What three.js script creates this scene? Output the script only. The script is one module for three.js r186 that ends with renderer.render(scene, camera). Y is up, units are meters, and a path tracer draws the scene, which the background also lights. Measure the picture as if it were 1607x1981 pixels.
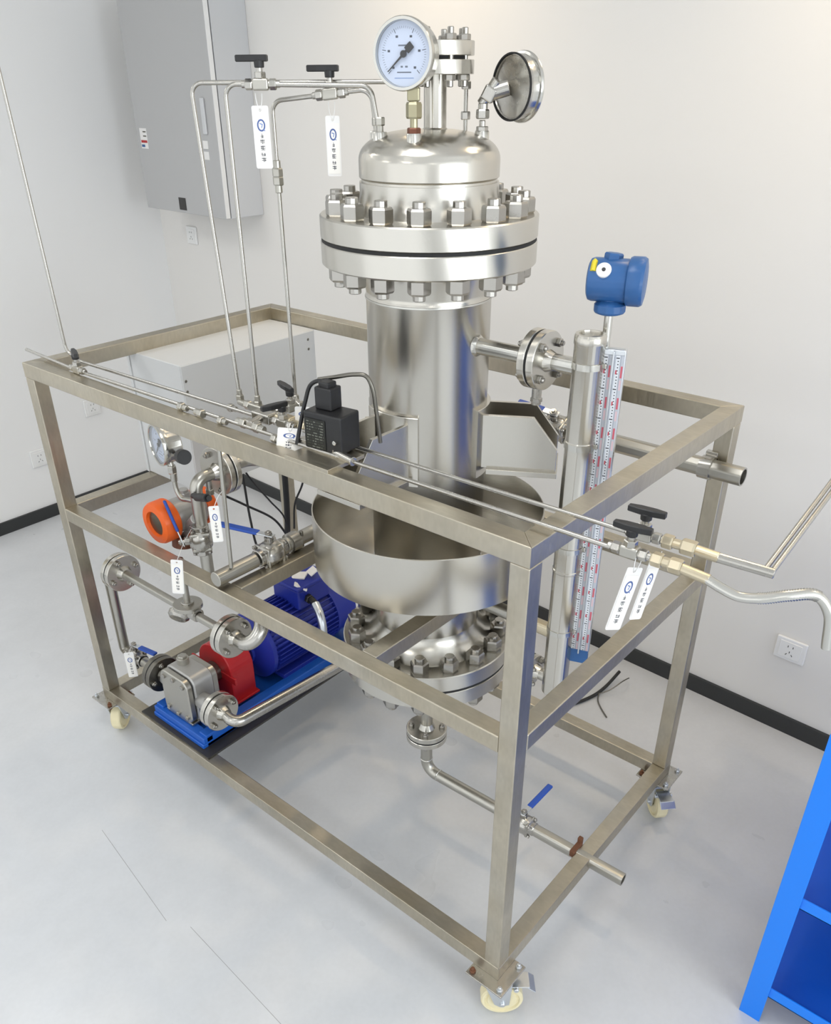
import * as THREE from 'three';
import { RoundedBoxGeometry } from 'three/addons/geometries/RoundedBoxGeometry.js';
import { mergeGeometries, toCreasedNormals } from 'three/addons/utils/BufferGeometryUtils.js';
import { RectAreaLightUniformsLib } from 'three/addons/lights/RectAreaLightUniformsLib.js';

// ---------- camera, sky, lights, exposure ----------
const scene = new THREE.Scene();
const renderer = new THREE.WebGLRenderer({ antialias: true });
renderer.toneMapping = THREE.LinearToneMapping;
renderer.toneMappingExposure = 0.66;
renderer.shadowMap.enabled = true;
RectAreaLightUniformsLib.init();
scene.background = new THREE.Color().setRGB(0.80, 0.90, 1.0);

const camera = new THREE.PerspectiveCamera(2 * Math.atan(990.5 / 1616.518) * 180 / Math.PI, 1607 / 1981, 0.05, 60);
camera.position.set(1.4118, 1.9074, 1.4446);
camera.rotation.order = 'YXZ';
camera.rotation.set(-0.54349, 0.70522, -0.00591);
camera.setViewOffset(1607, 1981, 5.34, -138.6, 1607, 1981);

const ROOM = { xl: -2.485, xr: 4.4, zf: 4.2, h: 2.8, wall: 0.15 };
const backZ = x => -1.077 + 0.05 * x;                        // the back wall runs slightly askew to the frame
const WIN = { z0: -0.5, z1: 2.5, y0: 0.75, y1: 2.4 };
{
  const day = new THREE.RectAreaLight(new THREE.Color().setRGB(0.91, 0.96, 1.0), 8, WIN.z1 - WIN.z0 - 0.1, WIN.y1 - WIN.y0 - 0.1);
  day.position.set(ROOM.xr + 0.02, (WIN.y0 + WIN.y1) / 2, (WIN.z0 + WIN.z1) / 2);
  day.lookAt(-10, (WIN.y0 + WIN.y1) / 2, (WIN.z0 + WIN.z1) / 2);
  scene.add(day);
}
const WIN2 = { x0: -2.3, x1: 3.2, y0: 0.1, y1: 2.5 };          // a second window, in the wall facing the cabinet wall
{
  const day = new THREE.RectAreaLight(new THREE.Color().setRGB(1.0, 0.98, 0.95), 1.3, WIN2.x1 - WIN2.x0 - 0.1, WIN2.y1 - WIN2.y0 - 0.1);
  day.position.set((WIN2.x0 + WIN2.x1) / 2, (WIN2.y0 + WIN2.y1) / 2, ROOM.zf + 0.02);
  day.lookAt((WIN2.x0 + WIN2.x1) / 2, (WIN2.y0 + WIN2.y1) / 2, -10);
  scene.add(day);
}
const PANELS = [[0.4, 0.75], [0.4, 2.9], [3.5, 3.3], [-1.9, 0.9], [-1.7, 2.9]];       // ceiling panel lamps (their lights are made with them)
const SPOTS = [[-0.62, -0.78], [0.8, -0.7], [2.1, -0.62]];   // warm downlights along the back wall

// ---------- helpers ----------
let seed = 7;
const rnd = () => (seed = (seed * 16807) % 2147483647) / 2147483647;
const V = (x, y, z) => new THREE.Vector3(x, y, z);
const A = p => Array.isArray(p) ? V(...p) : p.clone();
const YUP = V(0, 1, 0);
const used = {};
const numbered = n => { used[n] = (used[n] ?? -1) + 1; return used[n] ? n + '_' + String(used[n]).padStart(3, '0') : n; };
const off = new Map();
function boxUV(g) {                                          // uv in metres, from the side each triangle faces
  g = g.index ? g.toNonIndexed() : g;
  const p = g.attributes.position, n = p.count, uv = new Float32Array(n * 2);
  const a = V(), b = V(), c = V(), e = V();
  for (let i = 0; i < n; i += 3) {
    a.fromBufferAttribute(p, i); b.fromBufferAttribute(p, i + 1); c.fromBufferAttribute(p, i + 2);
    e.copy(b).sub(a).cross(c.clone().sub(a));
    const x = Math.abs(e.x), y = Math.abs(e.y), z = Math.abs(e.z);
    [a, b, c].forEach((q, k) => {
      const [u, v] = x > y && x > z ? [q.y, q.z] : y > z ? [q.x, q.z] : [q.y, q.x];
      uv[(i + k) * 2] = u; uv[(i + k) * 2 + 1] = v;
    });
  }
  g.setAttribute('uv', new THREE.BufferAttribute(uv, 2));
  for (const k of Object.keys(g.attributes)) if (!['position', 'normal', 'uv'].includes(k)) g.deleteAttribute(k);
  return g;
}
function thing(name, label, category, at = [0, 0, 0], group, kind) {
  const o = new THREE.Group(); o.name = numbered(name); o.position.set(...at); scene.add(o);
  o.userData = { label, category }; if (group) o.userData.group = group; if (kind) o.userData.kind = kind;
  off.set(o, V(...at)); return o;
}
function part(parent, name, geos, mat, label) {              // shapes are given in room coordinates
  geos = (Array.isArray(geos) ? geos : [geos]).map(g => g.userData.keepUV ? g : boxUV(g));
  let g = geos.length > 1 ? mergeGeometries(geos.map(q => q.index ? q.toNonIndexed() : q)) : geos[0];
  const o = off.get(parent); if (o) g.translate(-o.x, -o.y, -o.z);
  const m = new THREE.Mesh(g, mat); m.name = name; m.castShadow = m.receiveShadow = true;
  parent.add(m); off.set(m, o ?? V()); if (label) m.userData.label = label;
  return m;
}
function single(name, label, category, geos, mat, group, kind) {
  const m = part(scene, numbered(name), geos, mat);
  m.userData = { label, category }; if (group) m.userData.group = group; if (kind) m.userData.kind = kind;
  return m;
}
const keep = g => { g.userData.keepUV = true; return g; };
function orient(g, at, dir) {
  g.applyQuaternion(new THREE.Quaternion().setFromUnitVectors(YUP, A(dir).normalize()));
  at = A(at); return g.translate(at.x, at.y, at.z);
}
const bx = (x0, x1, y0, y1, z0, z1, r = 0.0025, s = 2) => new RoundedBoxGeometry(x1 - x0, y1 - y0, z1 - z0, s, Math.min(r, (x1 - x0) * .49, (y1 - y0) * .49, (z1 - z0) * .49)).translate((x0 + x1) / 2, (y0 + y1) / 2, (z0 + z1) / 2);
const cb = (c, s, r = 0.002, e = [0, 0, 0]) => { const g = new RoundedBoxGeometry(s[0], s[1], s[2], 2, Math.min(r, ...s.map(k => k * .49))); g.applyQuaternion(new THREE.Quaternion().setFromEuler(new THREE.Euler(e[0], e[1], e[2], 'YXZ'))); return g.translate(...c); };
function lathe(at, dir, prof, seg = 32, crease = 0.55) {
  let g = new THREE.LatheGeometry(prof.map(([r, h]) => new THREE.Vector2(Math.max(r, 1e-5), h)), seg);
  return orient(toCreasedNormals(g, crease), at, dir);
}
function cyl(a, b, r, seg = 24, r2 = r, c = 0.0012) {
  a = A(a); b = A(b); const d = b.clone().sub(a), h = d.length(); c = Math.min(c, h * .3, r * .3);
  return lathe(a, d, [[0, 0], [r - c, 0], [r, c], [r2, h - c], [r2 - c, h], [0, h]], seg);
}
const hex = (at, dir, r, h) => lathe(at, dir, [[0, 0], [r * .9, 0], [r, h * .12], [r, h * .86], [r * .88, h], [0, h]], 6, 0.3);
function bend(pts, rad, n = 8) {                             // a line with rounded corners
  pts = pts.map(A); const out = [pts[0]];
  for (let i = 1; i < pts.length - 1; i++) {
    const p = pts[i], u = pts[i - 1].clone().sub(p), w = pts[i + 1].clone().sub(p), lu = u.length(), lw = w.length();
    u.normalize(); w.normalize();
    const half = u.angleTo(w) / 2, t = Math.min(rad / Math.tan(half), lu * .48, lw * .48), q = Math.cos(Math.PI / 2 - half);
    for (let k = 0; k <= n; k++) {                            // a rational quadratic is a true arc
      const s = k / n, b0 = (1 - s) ** 2, b1 = 2 * s * (1 - s) * q, b2 = s * s, W = b0 + b1 + b2;
      out.push(p.clone().addScaledVector(u, t).multiplyScalar(b0).addScaledVector(p, b1).addScaledVector(p.clone().addScaledVector(w, t), b2).divideScalar(W));
    }
  }
  out.push(pts[pts.length - 1]); return out;
}
function tube(path, r, seg = 14, rf) {                        // sweeps a circle along points; rf(i) changes the radius
  const pts = path.map(A).filter((p, i, a) => !i || p.distanceTo(a[i - 1]) > 1e-5), n = pts.length, pos = [], nor = [], uv = [], idx = [];
  let N = null, T0 = null;
  for (let i = 0; i < n; i++) {
    const T = pts[Math.min(i + 1, n - 1)].clone().sub(pts[Math.max(i - 1, 0)]).normalize();
    if (!N) { N = Math.abs(T.y) < .9 ? V(0, 1, 0) : V(1, 0, 0); N.addScaledVector(T, -N.dot(T)).normalize(); }
    else N.applyQuaternion(new THREE.Quaternion().setFromUnitVectors(T0, T)).addScaledVector(T, -N.dot(T)).normalize();
    T0 = T; const B = T.clone().cross(N), rr = rf ? rf(i) : r;
    for (let k = 0; k <= seg; k++) {
      const a = k / seg * Math.PI * 2, d = N.clone().multiplyScalar(Math.cos(a)).addScaledVector(B, Math.sin(a));
      pos.push(pts[i].x + d.x * rr, pts[i].y + d.y * rr, pts[i].z + d.z * rr); nor.push(d.x, d.y, d.z); uv.push(k / seg, i / n);
      if (i && k) { const q = (i - 1) * (seg + 1) + k - 1, w = q + seg + 1; idx.push(q, q + 1, w, q + 1, w + 1, w); }
    }
  }
  for (const e of [0, n - 1]) {                               // closed ends
    const T = pts[e ? n - 1 : 1].clone().sub(pts[e ? n - 2 : 0]).normalize().multiplyScalar(e ? 1 : -1), c = pos.length / 3;
    pos.push(pts[e].x, pts[e].y, pts[e].z); nor.push(T.x, T.y, T.z); uv.push(0, 0);
    for (let k = 0; k <= seg; k++) { const q = (e * (seg + 1) + k) * 3; pos.push(pos[q], pos[q + 1], pos[q + 2]); nor.push(T.x, T.y, T.z); uv.push(0, 0); if (k) e ? idx.push(c, c + k, c + k + 1) : idx.push(c, c + k + 1, c + k); }
  }
  const g = new THREE.BufferGeometry();
  g.setAttribute('position', new THREE.Float32BufferAttribute(pos, 3)); g.setAttribute('normal', new THREE.Float32BufferAttribute(nor, 3)); g.setAttribute('uv', new THREE.Float32BufferAttribute(uv, 2)); g.setIndex(idx);
  return g;
}
const smooth = (pts, n = 40) => new THREE.CatmullRomCurve3(pts.map(A), false, 'centripetal').getPoints(n);
function prism(shape, depth, bev = 0.001) { return new THREE.ExtrudeGeometry(shape, { depth, bevelEnabled: bev > 0, bevelThickness: bev, bevelSize: bev, bevelSegments: 1, curveSegments: 10 }); }
function canvas(w, h, draw) {
  const c = document.createElement('canvas'); c.width = w; c.height = h; draw(c.getContext('2d'), w, h);
  const t = new THREE.CanvasTexture(c); t.colorSpace = THREE.SRGBColorSpace; t.anisotropy = 8; return t;
}
function noiseTex(size, draw, srgb) {                         // a tiling texture computed per pixel
  const d = new Uint8Array(size * size * 4);
  for (let y = 0; y < size; y++) for (let x = 0; x < size; x++) { const c = draw(x / size, y / size); const i = (y * size + x) * 4; d[i] = c[0]; d[i + 1] = c[1]; d[i + 2] = c[2]; d[i + 3] = 255; }
  const t = new THREE.DataTexture(d, size, size); t.wrapS = t.wrapT = THREE.RepeatWrapping; t.magFilter = THREE.LinearFilter; t.minFilter = THREE.LinearMipmapLinearFilter; t.generateMipmaps = true;
  if (srgb) t.colorSpace = THREE.SRGBColorSpace; t.needsUpdate = true; return t;
}
const lat = {};
function vnoise(u, v, f, k, fy = f) {                         // tiling value noise with f x fy cells
  const key = f + ',' + fy + ',' + k; const L = lat[key] ??= Array.from({ length: f * fy }, rnd);
  const x = u * f, y = v * fy, i = Math.floor(x), j = Math.floor(y), s = x - i, t = y - j, a = s * s * (3 - 2 * s), b = t * t * (3 - 2 * t);
  const g = (p, q) => L[((q % fy + fy) % fy) * f + (p % f + f) % f];
  return (g(i, j) * (1 - a) + g(i + 1, j) * a) * (1 - b) + (g(i, j + 1) * (1 - a) + g(i + 1, j + 1) * a) * b;
}

// ---------- materials ----------
const grainU = noiseTex(256, (u, v) => { const n = .55 * vnoise(u, v, 4, 1, 160) + .3 * vnoise(u, v, 8, 2, 60) + .15 * vnoise(u, v, 128, 3); const q = 150 + 105 * n; return [q, q, q]; });
grainU.repeat.set(1.5, 5);
const blotch = noiseTex(256, (u, v) => { const n = .5 * vnoise(u, v, 5, 4) + .3 * vnoise(u, v, 17, 5) + .2 * vnoise(u, v, 70, 6); const q = 165 + 90 * n; return [q, q, q]; });
blotch.repeat.set(3, 3);
const satin = noiseTex(256, (u, v) => { const n = .6 * vnoise(u, v, 9, 11) + .4 * vnoise(u, v, 40, 12); const q = 215 + 40 * n; return [q, q, q]; });
satin.repeat.set(2, 2);
const tint = noiseTex(256, (u, v) => { const n = .5 * vnoise(u, v, 4, 7) + .3 * vnoise(u, v, 13, 8) + .2 * vnoise(u, v, 40, 9, 90), m = vnoise(u, v, 6, 10); return [205 + 50 * n, 203 + 50 * n - 4 * m, 198 + 50 * n - 12 * m]; }, true);
tint.repeat.set(2.2, 2.2);
const std = (o) => new THREE.MeshStandardMaterial(o);
const lin = (r, g, b) => new THREE.Color().setRGB(r, g, b);
const M = {
  frame: std({ color: lin(.60, .57, .505), metalness: 1, roughness: .46, roughnessMap: grainU, map: tint }),
  shell: std({ color: lin(.60, .575, .52), metalness: 1, roughness: .25 }),
  machined: std({ color: lin(.60, .58, .53), metalness: 1, roughness: .26 }),
  steel: std({ color: lin(.48, .465, .43), metalness: 1, roughness: .33, roughnessMap: blotch }),
  pipe: std({ color: lin(.48, .465, .42), metalness: 1, roughness: .42, roughnessMap: blotch }),
  nut: std({ color: lin(.40, .385, .355), metalness: 1, roughness: .30, roughnessMap: blotch }),
  bright: std({ color: lin(.60, .59, .55), metalness: 1, roughness: .25 }),
  dark: std({ color: lin(.20, .19, .165), metalness: 1, roughness: .42, roughnessMap: blotch }),
  zinc: std({ color: lin(.66, .69, .72), metalness: 1, roughness: .38, roughnessMap: blotch }),
  brass: std({ color: lin(.60, .53, .39), metalness: 1, roughness: .32 }),
  gasket: std({ color: lin(.012, .012, .012), roughness: .7 }),
  black: std({ color: lin(.014, .014, .015), roughness: .42 }),
  rubber: std({ color: lin(.02, .02, .021), roughness: .6 }),
  wall: std({ color: lin(.86, .86, .855), roughness: .85 }),
  warmWall: std({ color: lin(.79, .772, .742), roughness: .85 }),
  ceiling: std({ color: lin(.88, .88, .87), roughness: .9 }),
  joint: std({ color: lin(.34, .34, .34), roughness: .7 }),
  base: std({ color: lin(.028, .03, .031), roughness: .45 }),
  cabinet: std({ color: lin(.60, .61, .625), roughness: .42 }),
  cabinetDoor: std({ color: lin(.46, .46, .46), roughness: .42 }),
  box: std({ color: lin(.60, .61, .61), roughness: .45 }),
  white: std({ color: lin(.84, .84, .83), roughness: .4 }),
  card: std({ color: lin(.82, .81, .79), roughness: .5 }),
  cream: std({ color: lin(.80, .72, .47), roughness: .45 }),
  blueMotor: std({ color: lin(.012, .026, .28), roughness: .38 }),
  blueBase: std({ color: lin(.010, .10, .46), roughness: .42 }),
  blueHandle: std({ color: lin(.018, .08, .42), roughness: .42 }),
  blueHead: std({ color: lin(.025, .105, .29), roughness: .38 }),
  cart: std({ color: lin(.006, .22, .90), roughness: .35 }),
  cartPan: std({ color: lin(.004, .085, .50), roughness: .45, roughnessMap: blotch }),
  red: std({ color: lin(.42, .012, .016), roughness: .36 }),
  orange: std({ color: lin(.84, .13, .012), roughness: .38 }),
  yellow: std({ color: lin(.72, .60, .03), roughness: .45 }),
  stem: std({ color: lin(.40, .37, .25), metalness: 1, roughness: .32 }),
  rust: std({ color: lin(.15, .06, .028), roughness: .8 }),
  plate: std({ color: lin(.030, .028, .026), roughness: .5, roughnessMap: blotch }),
  meter: std({ color: lin(.46, .455, .44), metalness: .6, roughness: .42 }),
  copper: std({ color: lin(.16, .06, .035), metalness: .5, roughness: .45 }),
  clear: new THREE.MeshPhysicalMaterial({ color: lin(1, 1, 1), transmission: 1, roughness: .03, thickness: 0, ior: 1.45 }),
  glow: std({ color: lin(.9, .9, .9), emissive: lin(.98, .98, .97), emissiveIntensity: 4 }),
  glowWarm: std({ color: lin(.9, .9, .9), emissive: lin(1, .78, .48), emissiveIntensity: 5 }),
};
const floorTex = noiseTex(1024, (u, v) => {
  const n = .45 * vnoise(u, v, 6, 20) + .3 * vnoise(u, v, 17, 21) + .25 * vnoise(u, v, 60, 22), f = vnoise(u, v, 300, 23);
  const k = 222 + 14 * n + 3 * f; return [k, k + 1, k + 2];
}, true);
floorTex.repeat.set(.42, .42);
const floorRough = noiseTex(512, (u, v) => { const n = .5 * vnoise(u, v, 5, 24) + .5 * vnoise(u, v, 26, 25); const k = 120 + 100 * n; return [k, k, k]; });
floorRough.repeat.set(.6, .6);
M.floor = std({ color: lin(.77, .78, .795), map: floorTex, roughness: .52, roughnessMap: floorRough });

// ---------- the room ----------
{
  const { xl, xr, zf, h, wall: t } = ROOM;
  const st = (name, geos, m, label) => { const o = single(name, label, 'room', geos, m, null, 'structure'); return o; };
  const fl = st('floor', bx(xl - .3, xr + .3, -.12, 0, -1.6, zf + .3, .001), M.floor, 'pale grey glossy epoxy floor with faint scuff marks');
  for (const [p, q] of [[[-.43, .713], [-.02, .778]], [[.044, .748], [.46, .776]]]) part(fl, 'hairline_joint', cyl([p[0], -.0004, p[1]], [q[0], -.0004, q[1]], .0009, 6), M.joint);
  st('ceiling', bx(xl - .3, xr + .3, h, h + .12, -1.6, zf + .3, .001), M.ceiling, 'plain white ceiling above the machine');
  st('wall_left', bx(xl - t, xl, 0, h, -1.5, zf, .001), M.wall, 'plain white wall meeting the cabinet wall in a corner');
  const q = WIN2;
  st('wall_front', [bx(xl - t, xr + t, 0, q.y0, zf, zf + t, .001), bx(xl - t, xr + t, q.y1, h, zf, zf + t, .001), bx(xl - t, q.x0, q.y0, q.y1, zf, zf + t, .001), bx(q.x1, xr + t, q.y0, q.y1, zf, zf + t, .001)], M.wall, 'plain white wall with a wide window facing the cabinet wall');
  const w2 = thing('window_2', 'white framed window with four panes in the plain white wall', 'window', [(q.x0 + q.x1) / 2, q.y0, zf + .08], null, 'structure');
  part(w2, 'window_frame', [bx(q.x0, q.x1, q.y0, q.y0 + .05, zf + .05, zf + .11), bx(q.x0, q.x1, q.y1 - .05, q.y1, zf + .05, zf + .11)], M.white);
  const nw = 4, dx = (q.x1 - q.x0) / nw;
  for (let i = 0; i <= nw; i++) { const x = Math.min(Math.max(q.x0 + i * dx, q.x0 + .025), q.x1 - .025); part(w2, 'mullion', bx(x - .025, x + .025, q.y0 + .05, q.y1 - .05, zf + .05, zf + .11), M.white); }
  for (let i = 0; i < nw; i++) part(w2, 'pane', bx(q.x0 + i * dx + .03, q.x0 + (i + 1) * dx - .03, q.y0 + .05, q.y1 - .05, zf + .078, zf + .082, .0005, 1), M.clear);
  // the back wall, askew: a prism over its plan
  const L = (x0, x1, d0, d1, y0, y1) => { const s = new THREE.Shape(); s.moveTo(x0, -(backZ(x0) + d1)); s.lineTo(x1, -(backZ(x1) + d1)); s.lineTo(x1, -(backZ(x1) + d0)); s.lineTo(x0, -(backZ(x0) + d0)); s.closePath(); return prism(s, y1 - y0, 0).rotateX(-Math.PI / 2).translate(0, y0, 0); };
  st('wall_back', L(xl - t, xr + t, -t, 0, 0, h), M.warmWall, 'warm white wall behind the machine with the hung cabinet');
  // the window wall
  const { z0, z1, y0, y1 } = WIN;
  st('wall_right', [bx(xr, xr + t, 0, y0, -1.2, zf, .001), bx(xr, xr + t, y1, h, -1.2, zf, .001), bx(xr, xr + t, y0, y1, -1.2, z0, .001), bx(xr, xr + t, y0, y1, z1, zf, .001)], M.wall, 'white wall with a long window opening');
  const w = thing('window_1', 'long window with white frame and three panes', 'window', [xr + .08, y0, (z0 + z1) / 2], null, 'structure');
  const f = .05, n = 3, dz = (z1 - z0) / n;
  part(w, 'window_frame', [bx(xr + .05, xr + .11, y0, y0 + f, z0, z1), bx(xr + .05, xr + .11, y1 - f, y1, z0, z1)], M.white);
  for (let i = 0; i <= n; i++) { const z = Math.min(Math.max(z0 + i * dz, z0 + f / 2), z1 - f / 2); part(w, 'mullion', bx(xr + .05, xr + .11, y0 + f, y1 - f, z - f / 2, z + f / 2), M.white); }
  for (let i = 0; i < n; i++) part(w, 'pane', bx(xr + .078, xr + .082, y0 + f, y1 - f, z0 + i * dz + f / 2, z0 + (i + 1) * dz - f / 2, .0005, 1), M.clear);
  st('baseboard_left', bx(xl, xl + .012, 0, .062, -1.19, zf, .002), M.base, 'black baseboard along the plain white wall');
  st('baseboard_back', L(xl, xr, 0, .012, 0, .062), M.base, 'black baseboard along the warm white wall');
  for (const [x, z] of PANELS) {
    const p = thing('ceiling_lamp', 'square white panel lamp set flush in the ceiling', 'lamp', [x, h - .03, z], 'ceiling panel lamps');
    part(p, 'housing', bx(x - .32, x + .32, h - .03, h, z - .32, z + .32), M.white);
    part(p, 'diffuser', bx(x - .29, x + .29, h - .034, h - .029, z - .29, z + .29), M.glow);
    const l = new THREE.RectAreaLight(lin(.98, .98, .97), 9.5, .58, .58); l.position.set(x, h - .04, z); l.lookAt(x, 0, z); scene.add(l);
  }
  for (const [x, z] of SPOTS) {
    const p = thing('downlight', 'small round warm ceiling downlight near the cabinet wall', 'lamp', [x, h - .02, z], 'warm ceiling downlights');
    part(p, 'trim_ring', lathe([x, h - .012, z], [0, 1, 0], [[.05, 0], [.075, 0], [.075, .012], [.05, .012], [.05, 0]]), M.white);
    part(p, 'lens', cyl([x, h - .006, z], [x, h - .002, z], .05), M.glowWarm);
    const l = new THREE.SpotLight(lin(1, .78, .5), 3.2, 0, 1.05, .9, 2); l.position.set(x, h - .02, z); l.target.position.set(x, 0, z); l.castShadow = true; l.shadow.radius = 2.4; scene.add(l, l.target);
  }
}

// ---------- the steel frame on casters ----------
const FX = .8017, FZ = .437, T = .04, YB = .145, YM = .852, YT = 1.2695;
{
  const f = thing('equipment_frame', 'open stainless steel box frame on four casters carrying the reactor', 'frame', [0, 0, 0]);
  const R = .003;
  for (const sx of [-1, 1]) for (const sz of [-1, 1]) {
    const x = sx * (FX - T / 2), z = sz * (FZ - T / 2);
    part(f, 'post', bx(x - T / 2, x + T / 2, YB + T, YT - T, z - T / 2, z + T / 2, R), M.frame);
  }
  const rail = (n, x0, x1, y1, z0, z1) => part(f, n, bx(x0, x1, y1 - T, y1, z0, z1, R), M.frame);
  const mitre = (n, y1, sx, sz) => {                          // rails cut at 45 degrees, as welded at the corners
    const s = new THREE.Shape();
    if (sz) { const o = sz * FZ, i = sz * (FZ - T); s.moveTo(-FX, -o); s.lineTo(FX, -o); s.lineTo(FX - T, -i); s.lineTo(-FX + T, -i); }
    else { const o = sx * FX, i = sx * (FX - T); s.moveTo(o, -FZ); s.lineTo(o, FZ); s.lineTo(i, FZ - T); s.lineTo(i, -FZ + T); }
    s.closePath(); part(f, n, new THREE.ExtrudeGeometry(s, { depth: T - .004, bevelEnabled: true, bevelThickness: .002, bevelSize: .002, bevelOffset: -.002, bevelSegments: 2 }).rotateX(-Math.PI / 2).translate(0, y1 - T + .002, 0), M.frame);
  };
  for (const [n, y] of [['top_rail', YT], ['bottom_rail', YB + T]]) { mitre(n, y, 0, 1); mitre(n, y, 0, -1); mitre(n, y, 1, 0); mitre(n, y, -1, 0); }
  for (const s of [-1, 1]) {
    const z = s * (FZ - T / 2), x = s * (FX - T / 2);
    rail('middle_rail', -FX + T, FX - T, YM, z - T / 2, z + T / 2);
    rail('middle_rail', x - T / 2, x + T / 2, YM, -FZ + T, FZ - T);
  }
  rail('cross_rail', -.066, -.026, YM, -FZ + T, FZ - T);
  rail('cross_rail', .375, .415, YM, -FZ + T, FZ - T);
  part(f, 'pump_bed', bx(-.588, -.25, .183, .190, -.42, .43, .001), M.plate, 'dark steel bed plate under the pump');
  part(f, 'bracket_plate', bx(.225, .345, YT - .001, YT + .007, .335, .437, .001), M.frame);
  for (const sx of [-1, 1]) for (const sz of [-1, 1]) {
    const x = sx * (FX - .02), z = sz * (FZ - .02);
    const c = part(f, 'caster', [bx(x - .05, x + .05, YB - .005, YB, z - .05, z + .05, .001)], M.steel, 'swivel caster with cream wheel');
    for (const bxs of [-1, 1]) for (const bzs of [-1, 1]) part(c, 'bolt', [cyl([x + bxs * .038, YB - .016, z + bzs * .038], [x + bxs * .038, YB + .014, z + bzs * .038], .004, 10), hex([x + bxs * .038, YB, z + bzs * .038], YUP, .0075, .007), hex([x + bxs * .038, YB - .012, z + bzs * .038], YUP, .0075, .007)], bxs * sx < 0 ? M.rust : M.zinc);
    const ang = [.5, -2.2, .75, -.7][(sx + 1) + (sz + 1) / 2], d = V(Math.cos(ang), 0, Math.sin(ang)), q = V(-d.z, 0, d.x), o = V(x, 0, z).addScaledVector(d, .018);
    const rot = g => g.rotateY(-ang).translate(o.x, 0, o.z);
    part(c, 'swivel', lathe([x, YB - .026, z], YUP, [[0, 0], [.026, 0], [.031, .006], [.031, .015], [.024, .021], [0, .021]]), M.zinc);
    const cheek = s => { const h = new THREE.Shape(); h.moveTo(-.045, .124); h.lineTo(.02, .124); h.lineTo(.016, .045); h.lineTo(-.004, .036); h.lineTo(-.018, .046); h.closePath(); return rot(prism(h, .003, .0006).translate(0, 0, s * .022 - .0015)); };
    part(c, 'fork', [cheek(-1), cheek(1), rot(bx(-.045, .02, .118, .124, -.0235, .0235, .001))], M.zinc);
    part(c, 'wheel', rot(lathe([0, .05, -.016], [0, 0, 1], [[.012, .001], [.034, .001], [.036, .004], [.040, .004], [.042, 0], [.047, 0], [.05, .004], [.05, .028], [.047, .032], [.042, .032], [.040, .028], [.036, .028], [.034, .031], [.012, .031]], 40)), M.cream);
    part(c, 'axle', rot(cyl([0, .05, -.03], [0, .05, .03], .006)), M.zinc);
    part(c, 'brake_pedal', [rot(bx(.018, .062, .104, .107, -.02, .02, .001)), rot(cb([.066, .098, 0], [.024, .003, .044], .001, [0, 0, -.7])), rot(cyl([.03, .100, -.026], [.03, .100, .026], .006))], M.zinc);
  }
}

// ---------- shared pipe fittings ----------
function boltAt(parent, p, dir, span, o = {}) {               // a stud with a nut on each end
  const d = A(dir).normalize(), c = A(p), { nr = .0085, nh = .009, sr = .005, over = .005 } = o;
  const a = c.clone().addScaledVector(d, -span / 2), b = c.clone().addScaledVector(d, span / 2);
  part(parent, 'bolt', [cyl(a.clone().addScaledVector(d, -nh - over), b.clone().addScaledVector(d, nh + over), sr, 10), hex(b, d, nr, nh), hex(a, d.clone().negate(), nr, nh)], o.mat ?? M.nut);
}
function ring(d) { const u = Math.abs(d.y) > .9 ? V(1, 0, 0) : V(0, 1, 0); u.addScaledVector(d, -u.dot(d)).normalize(); return [u, d.clone().cross(u)]; }
function flangePair(parent, c, dir, o = {}) {
  const d = A(dir).normalize(), { r = .0575, t = .016, gap = .005, n = 4, bc = .043, hub = .025, rot = Math.PI / 4, mat = M.machined } = o; c = A(c);
  for (const s of [-1, 1]) part(parent, 'flange', lathe(c.clone().addScaledVector(d, s * gap / 2), d.clone().multiplyScalar(s), [[0, 0], [r * .98, 0], [r, .0012], [r, t - .0015], [r - .0015, t], [hub, t], [hub * .74, t + .016], [0, t + .016]], 40), mat);
  part(parent, 'gasket', cyl(c.clone().addScaledVector(d, -gap / 2), c.clone().addScaledVector(d, gap / 2), r * .985, 32), M.gasket);
  const [u, w] = ring(d);
  for (let k = 0; k < n; k++) { const a = rot + k / n * Math.PI * 2; boltAt(parent, c.clone().addScaledVector(u, Math.cos(a) * bc).addScaledVector(w, Math.sin(a) * bc), d, gap + t * 2); }
}
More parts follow.
